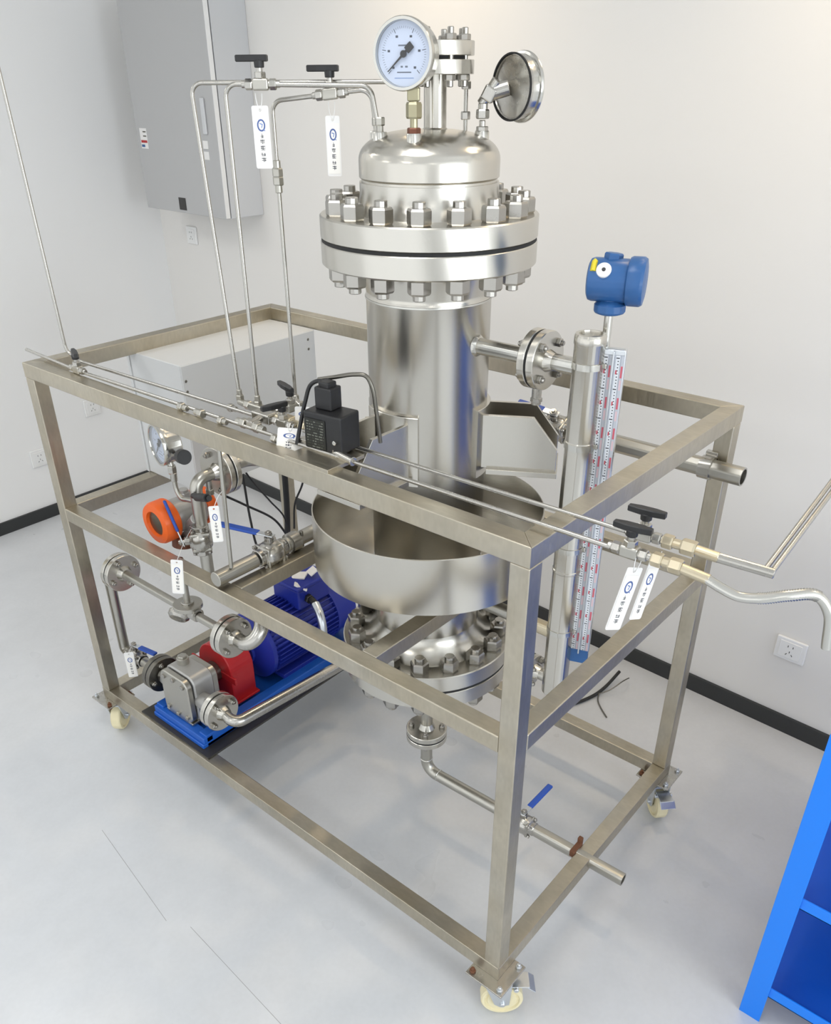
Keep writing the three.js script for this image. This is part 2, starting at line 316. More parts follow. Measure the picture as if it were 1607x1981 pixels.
function ballValve(p, pipeDir, stemDir, leverDir, label, o = {}) {
  p = A(p); const d = A(pipeDir).normalize(), s = A(stemDir).normalize(), l = A(leverDir).normalize(), side = d.clone().cross(s), { k = 1, len = .12 } = o;
  const g = thing('ball_valve', label, 'valve', p.toArray(), 'blue handled ball valves');
  const at = (a, b, c) => p.clone().addScaledVector(d, a * k).addScaledVector(s, b * k).addScaledVector(side, c * k);
  part(g, 'body', lathe(at(-.045, 0, 0), d, [[0, 0], [.021, 0], [.023, .002], [.023, .014], [.027, .018], [.032, .026], [.034, .045], [.032, .064], [.027, .072], [.023, .076], [.023, .088], [.021, .09], [0, .09]].map(q => q.map(x => x * k)), 28), M.steel);
  for (const e of [-1, 1]) { part(g, 'end_plate', cb([0, 0, 0], [.055 * k, .011 * k, .055 * k], .006)  .applyMatrix4(new THREE.Matrix4().makeBasis(s, d, side.clone().negate())).translate(...at(e * .024, 0, 0).toArray()), M.pipe); }
  for (const a of [-1, 1]) for (const b of [-1, 1]) boltAt(g, at(0, a * .021, b * .021), d, .06 * k, { nr: .006 * k, nh: .006 * k, sr: .0035 * k, over: .002 });
  part(g, 'stem', [cyl(at(0, .028, 0), at(0, .046, 0), .012 * k), cyl(at(0, .044, 0), at(0, .062, 0), .006 * k, 12), hex(at(0, .053, 0), s, .010 * k, .006 * k)], M.nut);
  const e0 = at(0, .051, 0), cs = l.clone().cross(s).normalize(), basis = new THREE.Matrix4().makeBasis(l, s, cs);
  const lever = (a, b, w, h) => cb([(a + b) / 2, 0, 0], [b - a, h, w], h * .45).applyMatrix4(basis).translate(e0.x, e0.y, e0.z);
  const lv = part(g, 'lever', lever(-.015 * k, .04 * k, .018 * k, .004), M.zinc);
  part(lv, 'grip', lever(.03 * k, len * k, .021 * k, .0085), M.blueHandle, 'blue vinyl grip sleeve');
  return g;
}
function needleValve(p, dir, handleDir, label, o = {}) {
  p = A(p); const d = A(dir).normalize(), h = A(handleDir).normalize(), up = A(o.up ?? YUP).normalize(), side = d.clone().cross(up);
  const g = thing('tube_valve', label, 'valve', p.toArray(), 'black handled tube valves');
  const at = (a, b) => p.clone().addScaledVector(d, a).addScaledVector(up, b);
  part(g, 'body', [cb([0, 0, 0], [.030, .020, .018], .004).applyMatrix4(new THREE.Matrix4().makeBasis(d, up, side)).translate(p.x, p.y, p.z), cyl(at(-.02, 0), at(.02, 0), .007, 16)], M.pipe);
  for (const e of [-1, 1]) part(g, 'tube_nut', [hex(at(e * .016, 0), d.clone().multiplyScalar(e), .0095, .013), cyl(at(e * .028, 0), at(e * .036, 0), .006, 16)], M.steel);
  part(g, 'bonnet', [hex(at(0, .009), up, .011, .011), cyl(at(0, .018), at(0, .030), .0055, 16)], M.steel);
  const c = at(0, .036).addScaledVector(h, o.shift ?? 0), b = new THREE.Matrix4().makeBasis(h, up, h.clone().cross(up)), s = new THREE.Shape();
  s.moveTo(-.029, .003); s.lineTo(-.012, .006); s.lineTo(.012, .006); s.lineTo(.029, .003); s.lineTo(.029, -.003); s.lineTo(.010, -.006); s.lineTo(-.010, -.006); s.lineTo(-.029, -.003); s.closePath();
  part(g, 'handle', [prism(s, .008, .0015).rotateX(-Math.PI / 2).translate(0, .001, 0).applyMatrix4(b).translate(c.x, c.y, c.z), cyl(at(0, .026), at(0, .038), .009, 16, .0095)], M.black, 'black plastic bar handle');
  return g;
}
const tubeNut = (p, dir, k = 1) => { p = A(p); const d = A(dir).normalize(); return [hex(p.clone().addScaledVector(d, -.012 * k), d, .0095 * k, .014 * k), cyl(p.clone().addScaledVector(d, .001 * k), p.clone().addScaledVector(d, .014 * k), .0065 * k, 14)]; };

// ---------- the reactor vessel ----------
const AX = .268, AZ = .044;
{
  const v = thing('reactor_vessel', 'tall stainless steel pressure vessel with bolted domed head', 'vessel', [AX, 0, AZ]);
  const up = (prof, seg = 72) => lathe([AX, 0, AZ], YUP, prof, seg);
  const turn = (name, prof, m = M.shell) => part(v, name, up(prof), m);
  turn('shell', [[0, .72], [.131, .72], [.131, 1.515], [.1325, 1.518], [.1325, 1.524], [.131, 1.527], [.131, 1.535], [.143, 1.575], [.145, 1.59], [0, 1.59]]);
  turn('weld_seam', [[.1300, 1.517], [.1332, 1.519], [.1336, 1.521], [.1332, 1.523], [.1300, 1.525]], M.bright);
  const disc = (name, y0, y1) => turn(name, [[0, y0], [.2155, y0], [.218, y0 + .0025], [.218, y1 - .0025], [.2155, y1], [0, y1]], M.machined);
  disc('body_flange', 1.5886, 1.6325); disc('head_flange', 1.6378, 1.6806);
  turn('gasket', [[0, 1.632], [.2165, 1.632], [.2165, 1.638], [0, 1.638]], M.gasket);
  turn('head_hub', [[.147, 1.678], [.144, 1.684], [.139, 1.705], [.1365, 1.72], [.1365, 1.7365], [0, 1.7365]], M.machined);
  const dome = [[.1325, 1.735], [.1325, 1.741], [.137, 1.745], [.137, 1.774]];
  for (let k = 1; k <= 14; k++) { const a = k / 14 * Math.PI / 2; dome.push([.137 * Math.max(0, Math.cos(a)) ** .72, 1.774 + .052 * Math.sin(a) ** .95]); }
  turn('dome', dome);
  for (let k = 0; k < 16; k++) { const a = (k + .5) / 16 * Math.PI * 2; boltAt(v, [AX + .186 * Math.cos(a), (1.5886 + 1.6806) / 2, AZ + .186 * Math.sin(a)], YUP, .092, { nr: .0228, nh: .029, sr: .0125, over: .011 }); }
  turn('foot_hub', [[.131, .735], [.133, .722], [.150, .695], [.168, .682], [.168, .676]], M.machined);
  disc('foot_flange', .6365, .680); disc('bottom_cover', .588, .6318);
  turn('gasket', [[0, .631], [.2165, .631], [.2165, .637], [0, .637]], M.gasket);
  for (let k = 0; k < 16; k++) { const a = (k + .5) / 16 * Math.PI * 2; boltAt(v, [AX + .186 * Math.cos(a), .634, AZ + .186 * Math.sin(a)], YUP, .092, { nr: .0228, nh: .029, sr: .0125, over: .011 }); }
  for (const deg of [90, -30, 210]) {                         // three support lugs
    const a = deg * Math.PI / 180, m = new THREE.Matrix4().makeRotationY(-a).setPosition(AX, 0, AZ);
    const s = new THREE.Shape(); s.moveTo(.128, 1.163); s.lineTo(.292, 1.163); s.lineTo(.292, 1.213); s.lineTo(.238, 1.283); s.lineTo(.128, 1.283); s.closePath();
    const lug = part(v, 'support_lug', bx(.14, .296, 1.151, 1.163, -.062, .062, .001).applyMatrix4(m), M.shell, 'welded steel support lug with two gussets');
    for (const z of [-.05, .042]) part(lug, 'gusset', prism(s, .008, .0008).translate(0, 0, z).applyMatrix4(m), M.shell);
    // backing pad wrapped on the shell
    const pts = []; const n = 16, w = .52; const shp = new THREE.Shape();
    for (let i = 0; i <= n; i++) { const t = -w + 2 * w * i / n; pts.push([.1375 * Math.cos(t), .1375 * Math.sin(t)]); }
    for (let i = n; i >= 0; i--) { const t = -w + 2 * w * i / n; pts.push([.130 * Math.cos(t), .130 * Math.sin(t)]); }
    pts.forEach(([x, z], i) => i ? shp.lineTo(x, -z) : shp.moveTo(x, -z)); shp.closePath();
    part(lug, 'backing_pad', toCreasedNormals(prism(shp, .155, .001).rotateX(-Math.PI / 2).translate(0, 1.143, 0), .5).applyMatrix4(m), M.shell);
  }
  // top nozzle with its flange pair, slightly off the crown
  const nx = AX + .008, nz = AZ - .007;
  const nz1 = part(v, 'top_nozzle', [cyl([nx, 1.80, nz], [nx, 1.918, nz], .0215, 32), lathe([nx, 1.818, nz], YUP, [[.030, 0], [.026, .006], [.0215, .010]])], M.shell);
  part(nz1, 'flange', lathe([nx, 1.914, nz], YUP, [[0, 0], [.07, 0], [.071, .001], [.071, .022], [.07, .023], [0, .023]], 48), M.machined);
  part(nz1, 'cover', lathe([nx, 1.943, nz], YUP, [[0, 0], [.07, 0], [.071, .001], [.071, .022], [.07, .023], [0, .023]], 48), M.machined);
  part(nz1, 'gasket', cyl([nx, 1.9365, nz], [nx, 1.9435, nz], .058), M.gasket);
  for (let k = 0; k < 8; k++) { const a = (k + .5) / 8 * Math.PI * 2; boltAt(nz1, [nx + .055 * Math.cos(a), 1.940, nz + .055 * Math.sin(a)], YUP, .052, { nr: .0105, nh: .010, sr: .006, over: .010 }); }
  part(v, 'thermowell', [cyl([nx + .034, 1.80, nz - .05], [nx + .034, 1.925, nz - .05], .004, 12), ...[1.84, 1.89].flatMap(y => [hex([nx + .034, y, nz - .05], YUP, .009, .014)])], M.steel);
  // stubs on the dome
  for (const deg of [67, 118, 140, 325]) { const a = deg * Math.PI / 180, x = AX + .1 * Math.cos(a), z = AZ + .1 * Math.sin(a); part(v, 'dome_stub', lathe([x, 1.775, z], YUP, [[.0155, 0], [.0135, .015], [.0135, .046], [.0125, .048], [.008, .048], [.008, .044], [0, .044]], 24), M.bright); }
  // side nozzles to the level pipe
  part(v, 'side_nozzle', [cyl([AX + .12, 1.437, AZ], [.53, 1.437, AZ], .0167), lathe([AX + .128, 1.437, AZ], [1, 0, 0], [[.023, 0], [.021, .005], [.0167, .009]])], M.bright);
  part(v, 'side_nozzle', [cyl([AX + .12, .83, AZ], [.56, .83, AZ], .0167)], M.pipe);
  flangePair(v, [AX, .325, AZ], YUP, { hub: .024, rot: .6 });
  part(v, 'drain_nozzle', [cyl([AX, .33, AZ], [AX, .59, AZ], .0167)], M.pipe);
}
{
  const t = thing('drip_tray', 'wide round stainless steel tray encircling the vessel', 'tray', [AX, .8997, AZ]);
  part(t, 'rim', lathe([AX, 0, AZ], YUP, [[.2745, .8997], [.277, .8997], [.277, 1.0375], [.276, 1.0387], [.274, 1.0387], [.2735, 1.0375], [.2735, .903]], 96), M.shell);
  part(t, 'floor_plate', lathe([AX, 0, AZ], YUP, [[.1325, .9005], [.274, .9005], [.274, .905], [.1325, .905], [.1325, .9005]], 96), M.shell);
  part(t, 'support_strap', [bx(.38, .41, YM, .901, -.10, .18, .001)], M.frame);
  part(t, 'support_strap', [bx(-.03, .02, YM, .901, .02, .07, .001)], M.frame);
}

// ---------- piping ----------
const PR = .0167;
{ // level pipe and indicator
  const x = .655, g = thing('level_standpipe', 'polished vertical level pipe beside the vessel', 'pipe', [x, .66, AZ]);
  part(g, 'pipe', lathe([x, .668, AZ], YUP, [[0, 0], [.026, 0], [.029, .004], [.029, .330], [.0305, .332], [.0305, .336], [.029, .338], [.029, .62], [.0305, .622], [.0305, .626], [.029, .628], [.029, .815], [.0302, .818], [.0302, .832], [.028, .836], [.022, .8365], [.021, .830], [0, .830]], 40), M.shell);
  flangePair(g, [.55, 1.437, AZ], [1, 0, 0], { rot: .75, hub: .022 });
  part(g, 'connector', cyl([.565, 1.437, AZ], [x - .02, 1.437, AZ], PR), M.bright);
  part(g, 'connector', cyl([.565, .83, AZ], [x - .02, .83, AZ], PR), M.brass);
  flangePair(g, [.585, .70, AZ + .0], [1, 0, 0], { r: .04, bc: .03, hub: .02, t: .012 });
  part(g, 'lower_elbow', tube(bend([[.60, .70, AZ], [x, .70, AZ], [x, .66, AZ]], .03), .015), M.pipe);
  part(g, 'vent_plug', [cyl([.548, 1.381, AZ], [.548, 1.345, AZ], .010, 16), hex([.548, 1.35, AZ], YUP, .012, .010)], M.steel);
}
const ledTex = canvas(64, 1024, (c, w, h) => {
  c.fillStyle = '#b4b8c0'; c.fillRect(0, 0, w, h); c.fillStyle = '#d5d8dd'; c.fillRect(8, 0, 26, h); c.fillStyle = '#9aa0ab'; c.fillRect(38, 0, 5, h);
  for (let y = 6; y < h; y += 9) { const long = Math.round((y - 6) / 9) % 10 === 0; c.fillStyle = '#33363d'; c.fillRect(long ? 10 : 20, y, long ? 22 : 8, 3); }
  for (let y = 30, k = 0; y < h - 60; y += 92, k++) { c.fillStyle = '#bf5a68'; c.fillRect(45, y, 13, 34); c.fillStyle = '#cfb4ba'; c.fillRect(45, y + 40, 13, 30); c.fillStyle = '#b8414f'; c.fillRect(12, y + 12, 9, 12); }
});
M.scale = std({ map: ledTex, roughness: .4 });
{
  const x = .697, z = .022, g = thing('level_indicator', 'long red and white graduated level scale strapped to standpipe', 'level gauge', [x, .76, z]);
  const a = .35, m = new THREE.Matrix4().makeRotationY(a).setPosition(x, 0, z);
  part(g, 'housing', bx(-.021, .021, .79, 1.478, -.012, .006, .003).applyMatrix4(m), M.zinc);
  for (const [i, dx] of [[0, -.0115], [1, .0105]]) part(g, 'scale_strip', keep(new THREE.PlaneGeometry(.018, .672).translate(dx, 1.132, .0072).applyMatrix4(m)), M.scale);
  part(g, 'channel_rib', bx(-.0025, .001, .792, 1.476, .005, .013, .001).applyMatrix4(m), M.zinc);
  part(g, 'end_label', bx(-.02, .02, .765, .80, -.01, .009, .002).applyMatrix4(m), M.blueHead, 'blue end label');
  for (const y of [.84, 1.05, 1.28, 1.44]) part(g, 'strap', [lathe([.655, y, AZ], YUP, [[.0292, 0], [.0306, 0], [.0306, .012], [.0292, .012], [.0292, 0]], 32), cb([.68, y + .006, .032], [.02, .01, .012])], M.bright);
}
{
  const x = .664, z = .0, g = thing('level_transmitter', 'blue transmitter head on thin rod above the level scale', 'transmitter', [x, 1.47, z]);
  const y = 1.592, d = V(.80, 0, -.30).normalize(), c = V(x, y, z), at = t => c.clone().addScaledVector(d, t);
  part(g, 'rod', cyl([x, 1.45, z], [x, 1.55, z], .008, 18), M.bright);
  part(g, 'neck', [lathe([x, 1.532, z], YUP, [[0, 0], [.019, 0], [.027, .003], [.029, .006], [.029, .018], [.026, .021], [.019, .026], [.018, .045], [.03, .06], [0, .06]], 28)], M.blueHead);
  const hd = part(g, 'housing', lathe(at(-.045), d, [[0, 0], [.030, .001], [.036, .004], [.038, .010], [.038, .07], [.036, .074], [0, .074]], 40), M.blueHead);
  part(g, 'cover', lathe(at(.030), d, [[.034, -.002], [.041, -.002], [.043, .002], [.043, .022], [.040, .027], [.030, .029], [0, .029]], 40), M.blueHead);
  part(g, 'conduit_boss', [hex(at(-.002).add(V(-.004, .028, -.004)), V(.05, 1, -.1), .017, .018)], M.blueHead);
  const dv = t => V(.351 * Math.cos(t), Math.sin(t), .936 * Math.cos(t)), n = dv(.62);
  part(hd, 'cap_plug', cyl(at(-.014).addScaledVector(n, .034), at(-.014).addScaledVector(n, .041), .0135, 24), M.white);
  part(hd, 'plug_screw', cyl(at(-.014).addScaledVector(n, .040), at(-.014).addScaledVector(n, .043), .0035, 12), M.black);
  const n2 = dv(.95);
  part(hd, 'warning_sticker', tube([.55, .7, .85, 1.0, 1.15].map(t => at(-.033).addScaledVector(dv(t), .0378)), .0055, 4), M.yellow);
}
{ // drain line
  const y = .184, g = thing('drain_pipe', 'steel drain pipe running from vessel bottom through low rail', 'pipe', [AX, y, AZ]), e = V(.893, .168, .019), s0 = V(AX, y, AZ), dd = e.clone().sub(s0).normalize(), on = t => s0.clone().addScaledVector(dd, t);
  part(g, 'pipe', tube(bend([[AX, .300, AZ], s0, on(.315)], .038), PR, 20), M.pipe);
  part(g, 'pipe', [lathe(on(.335), dd, [[.012, 0], [PR, 0], [PR, .29], [.0125, .29], [.0125, .10]], 24)], M.pipe);
  part(g, 'weld_ring', lathe([AX, .225, AZ], YUP, [[.0165, 0], [.018, .002], [.0165, .004]], 20), M.bright);
  part(g, 'weld_ring', lathe(on(.042), dd, [[.0165, 0], [.018, .002], [.0165, .004]], 20), M.bright);
  part(g, 'saddle', [bx(.748, .762, .172, .192, .0, .044, .002), bx(.748, .760, .178, .206, -.006, .006, .002)], M.rust, 'rusty pipe saddle');
  ballValve(on(.33), dd, [0, 1, 0], [0, 0, -1], 'ball valve with blue lever on the low drain pipe', { k: .82, len: .16 });
}
{ // overflow line at the back
  const y = 1.13, z = -.372, g = thing('overflow_pipe', 'steel pipe clamped to the corner post and jutting past it', 'pipe', [.5, y, z]);
  part(g, 'pipe', [tube(bend([[AX - .03, y, AZ - .09], [AX - .03, y, z], [.315, y, z]], .04), .022, 20), lathe([.405, y, z], [1, 0, 0], [[.017, 0], [.022, 0], [.022, .447], [.018, .447], [.018, .2]], 24)], M.pipe);
  part(g, 'clamp', [lathe([.752, y, z], [1, 0, 0], [[.022, 0], [.027, 0], [.027, .028], [.022, .028]], 24), bx(.752, .78, y - .022, y + .034, z - .026, z - .014, .001)], M.steel);
  ballValve([.36, y, z], [1, 0, 0], [0, .9, .45], [-1, .05, 0], 'ball valve with blue lever behind the polished level pipe', { k: 1, len: .11 });
}
{ // pump inlet line
  const z = .35, y = .307, x = -.765, g = thing('pump_inlet_pipe', 'bent steel pipe rising beside the frame post from the pump', 'pipe', [x, y, z]);
  part(g, 'pipe', tube(bend([[-.69, .632, z], [x, .632, z], [x, y, z], [-.735, y, z]], .036), PR, 20), M.pipe);
  part(g, 'pipe', cyl([-.655, y, z], [-.585, y, z], PR), M.pipe);
  flangePair(g, [-.683, .632, z], [1, 0, 0], { rot: .35 });
  flangePair(g, [-.566, y, z], [1, 0, 0], { rot: .2, mat: M.dark });
  ballValve([-.70, y, z], [1, 0, 0], [0, 1, 0], [1, 0, -.15], 'ball valve with blue lever at the foot of inlet pipe', { k: .9, len: .11 });
}
{ // circulation line
  const z = .35, y = .632, g = thing('circulation_pipe', 'long looping steel circulation pipe with flanges above the pump', 'pipe', [-.31, y, z]);
  const zb = .292, yb = .684;
  part(g, 'pipe', cyl([-.68, y, z], [-.16, y - .004, z], .0125), M.pipe);
  const tee = part(g, 'tee', [lathe([-.392, y, z], [1, 0, 0], [[.0125, 0], [.019, .002], [.019, .088], [.0125, .09]], 24), cyl([-.347, y, z], [-.347, y + .03, z], .018)], M.steel);
  part(tee, 'union_disc', lathe([-.347, y + .012, z], YUP, [[0, 0], [.040, 0], [.041, .001], [.041, .011], [.040, .012], [0, .012]], 32), M.pipe);
  part(tee, 'union_disc', lathe([-.372, y - .010, z + .012], [.3, -.5, .7], [[0, 0], [.030, 0], [.031, .001], [.031, .014], [.024, .022], [0, .022]], 32), M.steel);
  part(tee, 'branch', cyl([-.347, y + .02, z], [-.347, .80, z], .009), M.pipe);
  flangePair(g, [-.163, y - .006, z], [1, 0, 0], { rot: .6 });
  const ub = []; for (let k = 0; k <= 18; k++) { const a = -Math.PI / 2 + k / 18 * Math.PI, r = .5; const c = [(y + yb) / 2 - .003, (z + zb) / 2]; ub.push(V(-.115 + .036 * Math.cos(a), c[0] + Math.sin(a) * (yb - y + .006) / 2, c[1] + Math.sin(a) * (zb - z) / 2)); }
  part(g, 'return_bend', tube([V(-.15, y - .006, z), ...ub, V(-.15, yb, zb)], PR * 1.2, 20), M.steel);
  part(g, 'pipe', tube(bend([[-.14, yb, zb], [-.31, yb, zb], [-.31, 1.02, zb], [-.31, 1.02, .225]], .038), PR, 20), M.pipe);
  flangePair(g, [-.31, 1.02, .205], [0, 0, 1], { r: .066, bc: .048, rot: .5 });
  part(g, 'pipe', tube(bend([[-.31, 1.02, .19], [-.31, 1.02, .10], [.15, 1.02, .06]], .04), PR, 20), M.pipe);
}
{ // flow meter
  const x = -.42, y = .884, g = thing('flow_meter', 'grey flow meter head with bright orange window cover', 'flow meter', [x, y, .28]);
  part(g, 'housing', lathe([x, y, .215], [0, 0, 1], [[0, 0], [.044, 0], [.047, .004], [.047, .105], [.044, .11], [0, .11]], 36), M.meter);
  const c = part(g, 'front_cover', lathe([x, y, .318], [0, 0, 1], [[.046, -.004], [.056, -.004], [.059, 0], [.059, .036], [.055, .044], [.036, .046], [.034, .036], [0, .036]], 40), M.orange, 'orange threaded window cover');
  part(c, 'window', cyl([x, y, .352], [x, y, .3555], .0335, 32), M.dark);
  part(g, 'rear_cover', lathe([x, y, .214], [0, 0, -1], [[.046, -.004], [.052, -.004], [.054, 0], [.054, .02], [.05, .026], [0, .026]], 36), M.orange);
  part(g, 'neck', [cyl([x + .03, y - .03, .28], [-.318, .91, .30], .014), cyl([x + .02, y - .05, .27], [x + .05, y - .07, .27], .03)], M.meter);
  part(g, 'conduit_boss', [hex([x + .005, y + .042, .262], YUP, .018, .02), cyl([x + .005, y + .06, .262], [x + .005, y + .07, .262], .013)], M.meter);
  part(g, 'lower_boss', cyl([x + .02, y - .085, .30], [x + .02, y - .055, .295], .03), M.copper, 'rust brown boss');
  ballValve([-.31, .85, .30], [0, 1, 0], [-.55, 0, .83], [-.42, .9, .02], 'ball valve with blue lever hanging before the orange cover', { k: .95, len: .125 });
}
{ // branch line with lever valve
  const y = .876, x = -.072, g = thing('return_pipe', 'straight steel pipe lying along the cross rail toward tray', 'pipe', [x, y, .2]);
  part(g, 'pipe', [cyl([x, y, .435], [x, y, .31], .019), cyl([x, y, .21], [x, y, -.12], .019)], M.pipe);
  part(g, 'sleeve', lathe([x, y, .2], [0, 0, -1], [[.019, 0], [.026, .002], [.026, .03], [.019, .032]]), M.steel);
  part(g, 'hanger_bolt', [cyl([x + .01, y - .02, .16], [x + .01, y + .025, .16], .005)], M.dark);
  ballValve([x, y, .26], [0, 0, 1], [0, 1, 0], [-1, 0, .28], 'ball valve with blue lever on pipe by the cross rail', { k: 1, len: .15 });
  single('drop_tube', 'thin steel tube dropping from top rail to the pipe', 'tube', tube([[-.055, 1.235, .385], [-.062, .895, .392]], .005, 12), M.pipe);
}
{ // pump outlet line
  const y = .307, z = .35, g = thing('pump_outlet_pipe', 'bright bent steel pipe along the bed plate edge', 'pipe', [-.22, y, z]);
  flangePair(g, [-.276, y, z], [1, 0, 0], { rot: .55 });
  part(g, 'pipe', tube(bend([[-.26, y, z], [-.205, y - .012, z], [-.165, y - .012, -.10], [-.03, y - .012, -.16], [AX - .02, y + .10, AZ]], .042), PR * 1.05, 20), M.steel);
}

// ---------- pump and motor ----------
{
  const x = -.43, y = .318, g = thing('circulation_pump', 'grey steel pump driven by dark blue ribbed motor', 'pump', [x, .19, 0]);
  // blue channel base
  part(g, 'base_channel', [bx(-.54, -.505, .190, .232, -.36, .40, .003), bx(-.325, -.29, .190, .232, -.36, .40, .003), bx(-.54, -.29, .190, .205, -.36, .415, .003), bx(-.54, -.29, .205, .226, .375, .41, .003), bx(-.54, -.29, .205, .226, -.36, -.33, .003)], M.blueBase, 'bright blue channel base');
  const Z = V(0, 0, 1);
  const mot = part(g, 'motor', lathe([x, y + .012, -.30], Z, [[0, 0], [.09, 0], [.104, .008], [.106, .085], [.112, .088], [.112, .10], [.100, .102], [.100, .375], [.112, .377], [.112, .392], [.085, .402], [.045, .415], [.045, .425], [0, .425]], 48), M.blueMotor, 'dark blue electric motor');
  const fin = new THREE.BoxGeometry(.0035, .014, .265);
  for (let k = 0; k < 40; k++) { const a = k / 40 * Math.PI * 2; const q = fin.clone().translate(0, .106, 0).rotateZ(a).translate(x, y + .012, -.065); part(mot, 'cooling_fin', q, M.blueMotor); }
  for (const s of [-1, 1]) part(mot, 'foot', [bx(x + s * .085 - .025, x + s * .085 + .025, .230, .246, -.20, .06, .003), bx(x + s * .07 - .006, x + s * .07 + .006, .24, .30, -.20, .06, .003)], M.blueMotor);
  part(mot, 'shaft', cyl([x, y + .012, .12], [x, y + .012, .27], .016), M.bright);
  const tb = part(mot, 'terminal_box', bx(x - .05, x + .075, y + .10, y + .175, -.20, -.06, .008), M.blueMotor);
  part(tb, 'lid', bx(x - .054, x + .079, y + .172, y + .186, -.204, -.056, .005), M.blueMotor);
  part(tb, 'cable_gland', [hex([x + .075, y + .135, -.10], [1, 0, .15], .016, .016), cyl([x + .09, y + .135, -.1], [x + .115, y + .13, -.095], .012)], M.black);
  part(tb, 'wiring_label', [cb([x + .02, y + .19, -.12], [.05, .006, .035], .001, [.2, .4, .2]), cb([x + .05, y + .205, -.15], [.04, .005, .03], .001, [.5, -.3, .1]), cb([x + .062, y + .18, -.085], [.045, .006, .03], .001, [-.2, .8, -.5])], M.card, 'crumpled white wiring labels');
  part(tb, 'clear_sleeve', tube(smooth([[x + .115, y + .13, -.095], [x + .15, y + .11, -.08], [x + .17, y + .05, -.07], [x + .16, y - .02, -.06]], 20), .014, 14), M.zinc);
  // red coupling guard
  const s = new THREE.Shape(); s.moveTo(-.078, .232); s.lineTo(.078, .232); s.lineTo(.078, .33); s.absarc(0, .33, .078, 0, Math.PI, false); s.lineTo(-.078, .232); s.closePath();
  part(g, 'coupling_guard', prism(s, .082, .003).translate(x, 0, .155), M.red, 'glossy red coupling guard');
  part(g, 'guard_flange', [bx(x - .118, x + .10, .306, .33, .235, .243, .002), bx(x - .105, x + .095, .228, .236, .15, .24, .002)], M.red);
  part(g, 'hub', [cyl([x, y, .24], [x, y, .285], .034)], M.dark);
  // gear pump head
  const h = new THREE.Shape(); const W = .066, H = .078, r = .026;
  h.moveTo(-W + r, -H); h.lineTo(W - r, -H); h.absarc(W - r, -H + r, r, -Math.PI / 2, 0); h.lineTo(W, H - r); h.absarc(W - r, H - r, r, 0, Math.PI / 2); h.lineTo(-W + r, H); h.absarc(-W + r, H - r, r, Math.PI / 2, Math.PI); h.lineTo(-W, -H + r); h.absarc(-W + r, -H + r, r, Math.PI, Math.PI * 1.5); h.closePath();
  const pb = part(g, 'pump_body', prism(h, .062, .004).translate(x + .005, y - .008, .305), M.meter);
  part(pb, 'front_cover', prism(h, .014, .003).scale(.97, .97, 1).translate(x + .005, y - .008, .378), M.pipe);
  part(pb, 'rear_cover', prism(h, .016, .003).scale(.93, .93, 1).translate(x + .005, y - .008, .283), M.pipe);
  for (const [bx0, by0] of [[-.048, -.06], [.048, -.06], [-.048, .06], [.048, .06], [0, .066], [0, -.066]]) part(pb, 'cover_bolt', hex([x + .005 + bx0 * .95, y - .008 + by0 * .95, .394], Z, .008, .007), M.nut);
  part(pb, 'port', cyl([x - .105, .307, .35], [x - .05, .307, .35], .026), M.meter);
  part(pb, 'port', cyl([x + .05, .307, .35], [x + .135, .307, .35], .026), M.meter);
  part(pb, 'relief_cap', [cyl([x - .02, y + .065, .335], [x - .02, y + .095, .335], .018), hex([x - .02, y + .09, .335], YUP, .015, .012)], M.pipe);
  part(pb, 'pump_foot', bx(x - .06, x + .07, .228, .236, .29, .395, .002), M.pipe);
}

// ---------- gauges ----------
function dialTex(ang, faint) {
  return canvas(512, 512, (c, w) => {
    c.fillStyle = '#b9c3d6'; c.fillRect(0, 0, w, w); c.translate(256, 256); c.strokeStyle = '#3a404c'; c.fillStyle = '#3a404c';
    for (let k = 0; k <= 50; k++) { const a = (135 + k * 5.4) * Math.PI / 180, big = k % 10 === 0; c.lineWidth = big ? 6 : 2.5; c.beginPath(); c.moveTo(Math.cos(a) * 215, Math.sin(a) * 215); c.lineTo(Math.cos(a) * (big ? 178 : 197), Math.sin(a) * (big ? 178 : 197)); c.stroke(); }
    c.font = '34px sans-serif'; c.textAlign = 'center'; c.textBaseline = 'middle';
    for (let k = 0; k <= 5; k++) { const a = (135 + k * 54) * Math.PI / 180; c.fillRect(Math.cos(a) * 150 - 12, Math.sin(a) * 150 - 9, 24, 18); }
    c.globalAlpha = .75; c.fillRect(-55, -72, 110, 12); c.fillRect(-34, 92, 22, 14); c.fillRect(10, 92, 26, 14); c.fillRect(-70, 138, 140, 10); c.fillStyle = '#5f78a8'; c.fillRect(-95, 185, 190, 8);
  });
}
